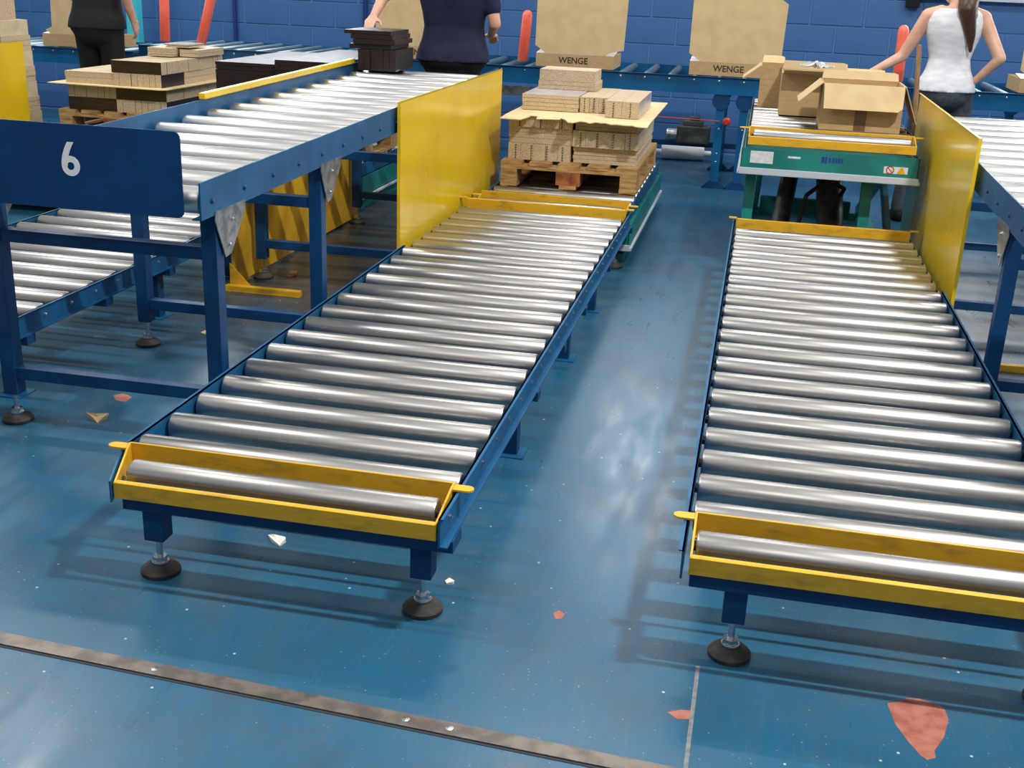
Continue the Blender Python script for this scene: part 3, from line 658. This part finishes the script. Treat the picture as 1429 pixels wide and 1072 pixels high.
# ------------------------------------------------------------------ back conveyor
def back_conveyor(xa, xb, zt, label, legs, motor=False):
    t = thing('cross_roller_conveyor', label, 'conveyor', ((xa+xb)/2, 9.23, 0), 'petrol blue conveyors along the wall')
    for y, sg in ((8.75, 1), (9.72, -1)):
        MB().box(xa, xb, y-.0025, y+.0025, zt-.125, zt).box(xa, xb, min(y, y+sg*.03), max(y, y+sg*.03), zt-.125, zt-.12).box(xa, xb, min(y, y-sg*.02), max(y, y-sg*.02), zt-.003, zt).build('side_rail', 'tealblue', t, smooth=False)
    rm = roller_mesh(.92, .027, 'tealroller', 'y'); x = xa+.1
    while x < xb-.05:
        inst('roller', rm, t, (x, 9.235, zt-.024)); inst('bolt', bolt_mesh((0, -1, 0)), t, (x, 8.7475, zt-.03)); x += .18
    for x in legs:
        for y in (8.79, 9.68):
            MB().box(x-.03, x+.03, y-.025, y+.025, .01, zt-.1).build('leg', 'tealblue', t, smooth=False)
            MB().prism([(x-.09, y-.03, 0), (x+.09, y-.03, 0), (x+.09, y-.03, .008), (x+.035, y-.03, .055), (x-.035, y-.03, .055), (x-.09, y-.03, .008)], (0, .06, 0)).build('foot_plate', 'navy', t, smooth=False)
            MB().lathe((x, y-.032, zt-.17), (0, -1, 0), [(.065, 0), (.065, .004)], 20).build('mounting_plate', 'navy', t)
            for zz in (.2, .26, .44): inst('bolt', bolt_mesh((0, -1, 0)), t, (x, y-.025, zz))
        MB().box(x-.015, x+.015, 8.815, 9.655, .2, .24).build('leg_brace', 'navy', t, smooth=False)
    if motor:
        MB().box(-.95, -.14, 9.66, 9.70, .18, .22).build('low_beam', 'navy', t, smooth=False)
        mo = MB().box(-.62, -.36, 9.5, 9.7, .22, .36).build('drive_motor', 'motor', t, smooth=False, bev=.01)
        MB().box(-.58, -.42, 9.52, 9.66, .36, .40).box(-.53, -.45, 9.54, 9.62, .40, .43).build('terminal_box', 'motor', t, smooth=False, bev=.006, parent=mo)
        MB().cyl((-.70, 9.5, .29), (-.62, 9.5, .29), .05, n=16).build('motor_fan_cover', 'galv', t, parent=mo)
        MB().cyl((-1.6, 8.74, .515), (-.27, 8.74, .50), .004, n=6).build('pull_cord', 'red', t)
        MB().lathe((-.215, 8.75, .50), (0, -1, 0), [(.03, 0), (.03, .03), (.018, .035), (.018, .05)], 16).build('pull_switch', 'red', t)
        MB().box(-2.3, -1.62, 8.72, 8.745, zt-.215, zt-.145).build('perforated_channel', 'galv', t, smooth=False)
    return t
back_conveyor(-4.9, 4.6, .813, 'long petrol blue roller conveyor carrying the lettered cartons along the block wall', (-4.5, -2.7, -.27, -.10, 1.9, 4.2), True)
back_conveyor(-9.0, -4.95, .757, 'lower petrol blue conveyor behind the person in black', (-8.6, -5.2))
# film roll and pipe on the floor by the wall
solo(MB().cyl((-.78, 10.1, .06), (-.42, 10.15, .06), .06, n=20).cyl((-.84, 10.09, .06), (-.78, 10.1, .06), .025, n=12).cyl((-.42, 10.15, .06), (-.36, 10.16, .06), .025, n=12), 'film_roll', 'white', (-.6, 10.1, 0), 'white roll of wrapping film lying on the floor behind the loaded pallet', 'film roll')

# ------------------------------------------------------------------ cartons on the back conveyor
def carton(x0, x1, zb, label, y0=8.80, lidh=.42, lidx=(0, .07), text=True):
    t = thing('lettered_carton', label, 'carton', ((x0+x1)/2, y0+.22, zb), 'open lettered cartons on the wall conveyor')
    y1 = y0+.45; h = .095; th = .005
    MB().box(x0, x1, y0, y0+th, zb, zb+h).box(x0, x1, y1-th, y1, zb, zb+h).box(x0, x0+th, y0+th, y1-th, zb, zb+h).box(x1-th, x1, y0+th, y1-th, zb, zb+h).box(x0+th, x1-th, y0+th, y1-th, zb, zb+th).build('tray', 'card', t, smooth=False)
    zb2 = zb+h; lean = .05
    xa, xb = x0+lidx[0]-.01, x1+lidx[1]
    pts = [(x0+.08, 0), (x1-.08, 0), (x1-.03, .025), (xb, .045), (xb+.01, lidh), (xb-.045, lidh+.035), (xb-.045, lidh+.16), (xa+.06, lidh+.16), (xa+.06, lidh+.035), (xa, lidh), (xa, .055), (x0+.03, .03)]
    MB().prism([(px, y0+lean*pz, zb2+pz) for px, pz in pts], (0, .005, 0)).build('lid', 'cardpale', t, smooth=False)
    for xc, sg in ((x0, 1), (x1, -1)):
        MB().prism([(xc, y0+.01, zb2), (xc+sg*.12, y0+.012, zb2), (xc+sg*.12, y0+.16, zb2+.02), (xc, y0+.2, zb2+.02)], (0, 0, .003)).build('corner_flap', 'cardwhite', t, smooth=False)
    if text:
        me = text_mesh('WENGE', .062, 'print', .001)
        o = bpy.data.objects.new('lettering', me); COL.objects.link(o); o.parent = t
        o.location = Vector(((x0+x1)/2-.01, y0-.0006, zb+.05))-t.location; o.rotation_euler = (math.pi/2, 0, 0)
    return t
carton(-1.67, -1.085, .816, 'open carton lettered WENGE standing behind the loaded pallet')
carton(-.525, .06, .816, 'open carton lettered WENGE between the loaded pallet and the boxes on the lift table', lidx=(0, .065))
carton(-2.90, -2.30, .816, 'open carton lettered WENGE beside the person in the navy shirt', lidx=(-.02, .02))
carton(-5.78, -5.2, .760, 'open carton on the lower conveyor between the tall chipboard stack and the person in black', lidx=(.1, .02), text=False)
carton(1.76, 2.35, .816, 'open carton on the wall conveyor past the woman in the white top', lidx=(.0, .02), text=False)

# orange stop tubes
def stop_tube(pb, ptop, y, label, over=0):
    a, b = atY(*pb, y), atY(*ptop, y); a.z = .816; b = a+(b-a)*(1+over)
    d = (b-a)
    mb = MB().lathe(a, d, [(.012, 0), (.036, .0), (.04, .01), (.04, d.length-.04), (.03, d.length-.012), (.012, d.length)], 16)
    solo(mb, 'orange_tube', 'orange', (a.x, a.y, .816), label, 'tube', 'orange plastic tubes standing on the wall conveyor')
stop_tube((729, 82), (737, 14), 9.2, 'orange plastic tube on the conveyor between the navy shirt and the carton')
stop_tube((1253, 108), (1262, 35), 9.2, 'orange plastic tube on the conveyor beside the woman in the white top')
stop_tube((281, 66), (294, 0), 9.2, 'leaning orange plastic tube on the conveyor beside the navy wall conduit', .35)
stop_tube((231, 62), (229, 0), 9.2, 'upright orange plastic tube behind the mixed dark and pale load', .35)
# wall bits
p = atY(328, 30, WY-.03); struct(MB().cyl((p.x, WY-.03, .4), (p.x, WY-.03, 3.0), .017, n=10).build('trim_3', 'conduit'))
p = atY(510, 20, WY-.03); struct(MB().cyl((p.x, WY-.03, .4), (p.x, WY-.03, 3.0), .02, n=10).build('trim_4', 'conduit'))
p = atY(1400, 3, WY-.04); struct(MB().box(1.2, 7, WY-.06, WY-.002, p.z, p.z+.06).build('trim_5', 'trunk', smooth=False))
p, q = atY(1264, 10, WY-.05), atY(1284, 1, WY-.05)
solo(MB().box(p.x, q.x, WY-.07, WY-.002, p.z, q.z+.05), 'switch_box', 'blackcloth', (p.x, WY, p.z), 'black switch box on the block wall beside the woman in the white top', 'switch box', bev=.006)
p = atY(188, 30, 10.1)
solo(MB().box(p.x-.055, p.x+.055, 10.05, 10.15, 0, 2.1), 'cyan_post', 'cyan', (p.x, 10.1, 0), 'light cyan upright post standing by the wall beside the person in black', 'post', bev=.004)

# ------------------------------------------------------------------ boxes on the raised lift table
ZT = .755
def open_box(x0, x1, y0, y1, h, label, flaps, tape=False, rot=0):
    t = thing('cardboard_box', label, 'cardboard box', ((x0+x1)/2, (y0+y1)/2, ZT), 'open cardboard boxes on the lift table')
    th = .005; z0, z1 = ZT, ZT+h
    MB().box(x0, x1, y0, y0+th, z0, z1).box(x0, x1, y1-th, y1, z0, z1).box(x0, x0+th, y0+th, y1-th, z0, z1).box(x1-th, x1, y0+th, y1-th, z0, z1).box(x0+th, x1-th, y0+th, y1-th, z0, z0+th).build('body', 'card', t, smooth=False)
    fw = (y1-y0)*.48
    def flap(side, ang, w):
        a = math.radians(ang); c, s = math.cos(a), math.sin(a)
        if side in 'fb':
            sg = -1 if side == 'f' else 1; y = y0 if side == 'f' else y1
            P = [(x0+.004, 0), (x1-.004, 0), (x1-.008, w*.85), (x1-.03, w), (x0+.01, w)]
            pts = [(px, y+sg*(.001+d*c), z1+d*s) for px, d in P]; n = Vector((0, -sg*s, c))
        else:
            sg = -1 if side == 'l' else 1; x = x0 if side == 'l' else x1
            P = [(y0+.004, 0), (y1-.004, 0), (y1-.012, w), (y0+.012, w)]
            pts = [(x+sg*(.001+d*c), py, z1+d*s) for py, d in P]; n = Vector((-sg*s, 0, c))
        MB().prism(pts, n*.004).build('flap', 'cardpale', t, smooth=False)
    for f in flaps: flap(*f)
    if tape:
        xm = (x0+x1)/2; MB().box(xm-.03, xm+.03, y0-.0008, y0-.0001, z0, z0+h*.72).build('tape', 'tape', t, smooth=False)
    t.rotation_euler.z = rot
    return t
open_box(.322, .735, 6.40, 6.74, .235, 'open cardboard box with a taped front and its front flap folded down', [('f', -62, .14), ('l', -42, .155), ('r', -68, .2), ('b', 60, .05)], True)
open_box(.115, .50, 6.98, 7.32, .235, 'middle open cardboard box on the lift table under the crumpled plastic film', [('f', 12, .12), ('r', 8, .12), ('b', 75, .05)])
open_box(-.008, .14, 7.38, 7.70, .24, 'narrow open cardboard box at the lift table corner, beside the lettered carton', [('l', -38, .13), ('b', 30, .08)])
open_box(.47, .76, 7.40, 7.74, .20, 'open cardboard box under the reaching hand of the woman in the white top', [('b', 30, .05), ('l', 35, .06)])
mb = MB(); cx, cy, cz = .30, 6.97, ZT+.262
nu, nv = 14, 8; V = []
for i in range(nu):
    for j in range(nv):
        V.append((cx-.10+i*.2/(nu-1), cy+j*.14/(nv-1), cz+.018+random.uniform(-.012, .026)*math.sin(math.pi*i/(nu-1))))
mb.v = V
for i in range(nu-1):
    for j in range(nv-1): mb.f.append((i*nv+j, (i+1)*nv+j, (i+1)*nv+j+1, i*nv+j+1)); mb.mi.append(0)
o = solo(mb, 'plastic_film', 'film', (cx, cy, cz), 'crumpled clear plastic film lying on the middle cardboard box', 'plastic film')
sd = o.modifiers.new('solid', 'SOLIDIFY'); sd.thickness = .003
# broom handle behind the guard
pt = atY(1283, 62, 7.05)
solo(MB().lathe((.945, 7.0, 0), (pt-Vector((.945, 7.0, 0))), [(.0135, 0), (.0135, (pt-Vector((.945, 7.0, 0))).length-.01), (.008, (pt-Vector((.945, 7.0, 0))).length)], 12), 'broom_handle', 'wood', (.945, 7.0, 0), 'brown wooden broom handle standing behind the yellow guard near the lift table', 'handle')

# ------------------------------------------------------------------ scraps on the floor
def scrap(pxs, mat, label, name='scrap', hh=.004, lift=0, cat='scrap'):
    P = [fl(*c) for c in pxs]; c = sum(P, Vector())/len(P)
    mb = MB(); n = len(P)
    top = [p+Vector((0, 0, hh+lift*(i % 2))) for i, p in enumerate(P)]
    mb.face([p for p in P][::-1] if (P[1]-P[0]).cross(P[2]-P[1]).z > 0 else P)
    ctr = c+Vector((0, 0, hh))
    for i in range(n):
        j = (i+1) % n; mb.face([top[i], top[j], ctr]); mb.face([P[i], P[j], top[j], top[i]])
    return solo(mb, name, mat, (c.x, c.y, 0), label, cat, smooth=False)
scrap([(120, 577), (134, 583), (152, 578), (149, 585), (136, 591), (127, 586)], 'cardpale', 'torn beige paper scrap on the floor near the conveyor with the 6', lift=.012)
scrap([(374, 748), (382, 751), (398, 751), (399, 757), (390, 763), (380, 758)], 'cardwhite', 'white crumpled paper scrap on the floor under the yellow stop tray', lift=.008)
scrap([(621, 812), (627, 810), (634, 812), (632, 816), (623, 816)], 'cardwhite', 'tiny white chip on the floor beside the rubber foot', lift=.004)
scrap([(280, 465), (290, 462), (313, 464), (312, 470), (296, 471)], 'cardpale', 'small pale offcut on the floor between the blue legs', lift=.004)
scrap([(398, 386), (406, 380), (416, 379), (414, 386), (404, 388)], 'wood', 'small dark wood chip on the floor beside the dusty yellow guard', lift=.006)

# ------------------------------------------------------------------ people
def _ell(bm, c, r, rot=None):
    m = Matrix.Translation(c) @ (rot or Matrix.Identity(4)) @ Matrix.Diagonal((r[0], r[1], r[2], 1))
    bmesh.ops.create_icosphere(bm, subdivisions=3, radius=1, matrix=m)
def _cap(bm, p, r, q, r2):
    p, q = Vector(p), Vector(q); d = q-p; L = d.length
    R = d.to_track_quat('Z', 'Y').to_matrix().to_4x4()
    bmesh.ops.create_cone(bm, cap_ends=True, segments=14, radius1=r, radius2=r2, depth=L, matrix=Matrix.Translation((p+q)/2) @ R)
    bmesh.ops.create_icosphere(bm, subdivisions=2, radius=r, matrix=Matrix.Translation(p))
    bmesh.ops.create_icosphere(bm, subdivisions=2, radius=r2, matrix=Matrix.Translation(q))
def remeshed(name, fill, voxel, mat, smooth=4):
    bm = bmesh.new(); fill(bm); bmesh.ops.recalc_face_normals(bm, faces=bm.faces); me = bpy.data.meshes.new('tmp'); bm.to_mesh(me); bm.free()
    o = bpy.data.objects.new('tmp', me); COL.objects.link(o)
    r = o.modifiers.new('r', 'REMESH'); r.mode = 'VOXEL'; r.voxel_size = voxel
    s = o.modifiers.new('s', 'SMOOTH'); s.iterations = smooth; s.factor = .5
    dg = bpy.context.evaluated_depsgraph_get(); out = bpy.data.meshes.new_from_object(o.evaluated_get(dg))
    bpy.data.objects.remove(o); bpy.data.meshes.remove(me)
    out.name = name; out.materials.clear(); out.materials.append(MT[mat])
    out.polygons.foreach_set('use_smooth', [True]*len(out.polygons))
    return out
def hand(bm, w, d, nrm, thumb, curl=.35, s=1.0):
    """palm along d from wrist w, palm normal nrm, thumb side vector"""
    w = Vector(w); d = Vector(d).normalized(); n = Vector(nrm); n = (n-d*n.dot(d)).normalized(); th = Vector(thumb); th = (th-d*th.dot(d)-n*th.dot(n)).normalized()
    for k in range(4):
        off = th*(.026-.0175*k)*s
        _cap(bm, w+off*.6, .014*s, w+off+d*.082*s, .0125*s)
        base = w+off+d*.085*s; L = (.036, .041, .038, .029)[k]*s
        a = base; ang = 0
        for seg in range(3):
            ang += curl*(.7 if seg == 0 else 1)
            v = d*math.cos(ang)+n*math.sin(ang); b = a+v*L*(1, .72, .58)[seg]
            _cap(bm, a, .0088*s, b, .0078*s); a = b
    a = w+th*.02*s+d*.022*s; b = a+(th*.75+d*.6+n*.15).normalized()*.045*s; c = b+(th*.35+d*.9+n*.3).normalized()*.032*s
    _cap(bm, a, .0145*s, b, .0105*s); _cap(bm, b, .0105*s, c, .0085*s)
def person(name, label, loc, yaw, pose, colors, scale=1.0, hair='short', shirt='tee'):
    """local frame: facing +Y, +X to the person's right, feet at z=0"""
    t = thing(name, label, 'person', loc)
    M = Matrix.Translation(Vector((0, 0, 0))) @ Matrix.Rotation(yaw, 4, 'Z') @ Matrix.Scale(scale, 4)
    P = pose; V = lambda k: Vector(P[k])
    hy = P.get('head_yaw', 0); HC = Vector((0, .02, 1.56))
    HR = Matrix.Rotation(hy, 4, 'Z')
    def hv(x, y, z): return HC + (HR @ Vector((x, y, z)))
    g_ = P.get('girth', 1); fem = P.get('fem', 0)
    PROF = [(1.435, .06, .05, -.01), (1.42, .115, .062, -.01), (1.39, .155, .08, -.008), (1.33, .172, .102, 0), (1.26, .166, .108, .004), (1.18, .150-.012*fem, .104-.006*fem, .006), (1.10, .140-.022*fem, .098-.008*fem, .005), (1.02, .150-.016*fem, .104, -.002), (.95, .170, .116, -.012), (.89, .178, .122, -.02)]
    def torso(bm, k=0.0, low=.88, top=9):
        rings = []; pr = [q for q in PROF if low <= q[0] <= top]
        for z, rx, ry, yy in pr:
            gx = 1+(g_-1)*(1 if z < 1.35 else .5)
            rings.append([bm.verts.new((math.copysign(abs(math.cos(a))**.85, math.cos(a))*(rx*gx+k), yy+math.copysign(abs(math.sin(a))**.85, math.sin(a))*(ry*gx+k), z)) for a in [2*math.pi*q/28 for q in range(28)]])
        for A, B in zip(rings[:-1], rings[1:]):
            for q in range(28): bm.faces.new((A[q], A[(q+1) % 28], B[(q+1) % 28], B[q]))
        bm.faces.new(rings[0]); bm.faces.new(rings[-1][::-1])
    def body(bm):
        torso(bm)
        _cap(bm, (0, -.01, 1.40), .058, (0, .01, 1.50), .05)
        _ell(bm, HC+Vector((0, 0, .02)), (.072, .09, .105), HR); _ell(bm, hv(0, .03, -.055), (.055, .06, .06), HR); _ell(bm, hv(0, -.025, .03), (.075, .08, .085), HR)
        _cap(bm, hv(0, .088, .02), .009, hv(0, .105, -.018), .014); _ell(bm, hv(0, .085, -.052), (.024, .012, .012), HR)
        for s in (-1, 1): _ell(bm, hv(s*.075, -.005, -.005), (.01, .018, .03), HR)
        _ell(bm, (0, -.02, .90), (.165, .115, .10))
        for s, n in ((-1, 'l'), (1, 'r')):
            sh, el, wr = V('sh_'+n), V('el_'+n), V('wr_'+n)
            _cap(bm, (s*.10, -.005, 1.385), .055, sh, .052); _cap(bm, sh, .05, el, .038); _cap(bm, el, .038, wr, .025)
            hd = Vector(P.get('hd_'+n, (wr-el))); hand(bm, wr, hd, P.get('hn_'+n, (-s, 0, 0)), P.get('ht_'+n, (0, 1, .2)), P.get('hc', .35))
            hp, kn, an = V('hp_'+n), V('kn_'+n), V('an_'+n)
            _cap(bm, hp, .085, kn, .055); _cap(bm, kn, .055, an, .038); _cap(bm, an, .038, an+Vector((0, .13, -.035)), .03)
    bo = remeshed('body', body, .0075, 'skin'); bo.transform(M)
    o = bpy.data.objects.new('body', bo); COL.objects.link(o); o.parent = t
    for s in (-1, 1):
        e = MB().lathe(hv(s*.03, .078, .012), HR @ Vector((0, 1, 0)), [(.0105, 0), (.01, .005), (.005, .008)], 12).mesh('eye', 'eye'); e.transform(M)
        eo = bpy.data.objects.new('eye', e); COL.objects.link(eo); eo.parent = o
    e = MB().bar(hv(-.02, .096, -.052), hv(.02, .096, -.052), .006, .007).mesh('mouth', 'lip'); e.transform(M); eo = bpy.data.objects.new('mouth', e); COL.objects.link(eo); eo.parent = o
    def top(bm):
        torso(bm, .014, .88, 9 if shirt == 'tee' else 1.425)
        if shirt == 'tee':
            for s, n in ((-1, 'l'), (1, 'r')):
                sh, el = V('sh_'+n), V('el_'+n); _cap(bm, (s*.09, -.005, 1.375), .072, sh, .066); _cap(bm, sh, .066, sh+(el-sh)*P.get('sleeve', .62), .060)
        else:
            for s in (-1, 1): _cap(bm, (s*.085, -.03, 1.39), .03, (s*.08, .02, 1.41), .028)
    to = remeshed('shirt', top, .011, colors[0], 3); to.transform(M); oo = bpy.data.objects.new('shirt' if shirt == 'tee' else 'tank_top', to); COL.objects.link(oo); oo.parent = t
    def legs(bm):
        _ell(bm, (0, -.02, .90), (.175*P.get('girth', 1)+.008, .125*P.get('girth', 1)+.008, .10)); _ell(bm, (0, -.045, .86), (.15*P.get('girth', 1), .11, .10))
        for n in 'lr':
            hp, kn, an = V('hp_'+n), V('kn_'+n), V('an_'+n); _cap(bm, hp, .10, kn, .072); _cap(bm, kn, .072, an+Vector((0, 0, .02)), .06)
    lo_ = remeshed('trousers', legs, .012, colors[1], 3); lo_.transform(M); oo = bpy.data.objects.new('trousers', lo_); COL.objects.link(oo); oo.parent = t
    for n in 'lr':
        an = V('an_'+n)
        def shoe(bm, an=an):
            _ell(bm, Vector((an.x, an.y-.015, .045)), (.043, .06, .045)); _cap(bm, (an.x, an.y, .042), .042, (an.x, an.y+.13, .036), .036); _ell(bm, Vector((an.x, an.y+.06, .012)), (.045, .12, .012))
        sh_ = remeshed('shoe', shoe, .008, 'blackcloth', 2); sh_.transform(M); oo = bpy.data.objects.new('shoe', sh_); COL.objects.link(oo); oo.parent = t
    def hr(bm):
        _ell(bm, hv(0, -.022, .045), (.087, .092, .092), HR); _ell(bm, hv(0, -.05, .0), (.078, .065, .09), HR)
        if hair == 'long':
            _cap(bm, hv(0, -.075, .0), .07, (.03, -.12, 1.42), .06); _cap(bm, (.03, -.12, 1.42), .06, (.075, -.125, 1.26), .034); _cap(bm, (.075, -.125, 1.26), .034, (.09, -.125, 1.16), .012)
            _cap(bm, hv(.05, -.06, .0), .045, (.07, -.10, 1.38), .04)
    h = remeshed('hair', hr, .01, colors[2], 2); h.transform(M); oo = bpy.data.objects.new('hair', h); COL.objects.link(oo); oo.parent = t
    t.location = loc
    return t
stand = dict(hp_l=(-.09, 0, .90), kn_l=(-.095, .02, .49), an_l=(-.10, -.02, .075), hp_r=(.09, 0, .90), kn_r=(.095, .02, .49), an_r=(.10, -.02, .075))
# person in the navy shirt, seen from behind, reaching to the dark strips
person('person', 'person in a navy t-shirt and black trousers, back turned, reaching for the dark strips', (-2.0, 7.62, 0), 0, dict(stand, girth=1.28, sh_l=(-.215, 0, 1.38), el_l=(-.43, -.12, 1.27), wr_l=(-.42, -.36, 1.15), hd_l=(.05, -.9, -.35), hn_l=(0, -.3, -1), ht_l=(1, 0, 0), sh_r=(.215, 0, 1.38), el_r=(.275, -.03, 1.13), wr_r=(.20, .19, 1.05), hd_r=(-.1, 1, -.1), hn_r=(0, 0, -1), ht_r=(-1, 0, 0)), ('navyshirt', 'blackcloth', 'darkhair'), 1.02)
# person in black behind the mixed load
person('person', 'person dressed in black standing behind the mixed dark and pale load', (-5.04, 8.42, 0), 0, dict(stand, girth=1.12, sh_l=(-.2, 0, 1.38), el_l=(-.24, .06, 1.11), wr_l=(-.16, .24, 1.0), hn_l=(0, 0, -1), ht_l=(1, 0, 0), sh_r=(.20, 0, 1.38), el_r=(.25, -.05, 1.14), wr_r=(.235, .08, .95), hn_r=(-1, 0, 0), ht_r=(0, 1, 0)), ('blackcloth', 'blackcloth', 'darkhair'), 1.06)
# woman in the white top
person('person', 'woman in white tank top and grey trousers with long brown hair, reaching out', (1.17, 8.1, 0), .12, dict(stand, fem=1, head_yaw=1.15, sh_l=(-.175, .02, 1.365), el_l=(-.30, .05, 1.10), wr_l=(-.50, .0, .99), hd_l=(-1, -.05, -.12), hn_l=(0, 0, -1), ht_l=(0, 1, 0), sh_r=(.175, -.01, 1.365), el_r=(.285, -.14, 1.12), wr_r=(.17, -.06, .965), hd_r=(-.6, .5, -.4), hn_r=(-.3, -.3, -1), ht_r=(-.3, 1, .2), hp_l=(-.10, 0, .90), kn_l=(-.14, .02, .49), an_l=(-.19, -.04, .075), kn_r=(.15, .03, .49), an_r=(.24, .08, .075)), ('tank', 'greycloth', 'hair'), .96, 'long', 'tank')
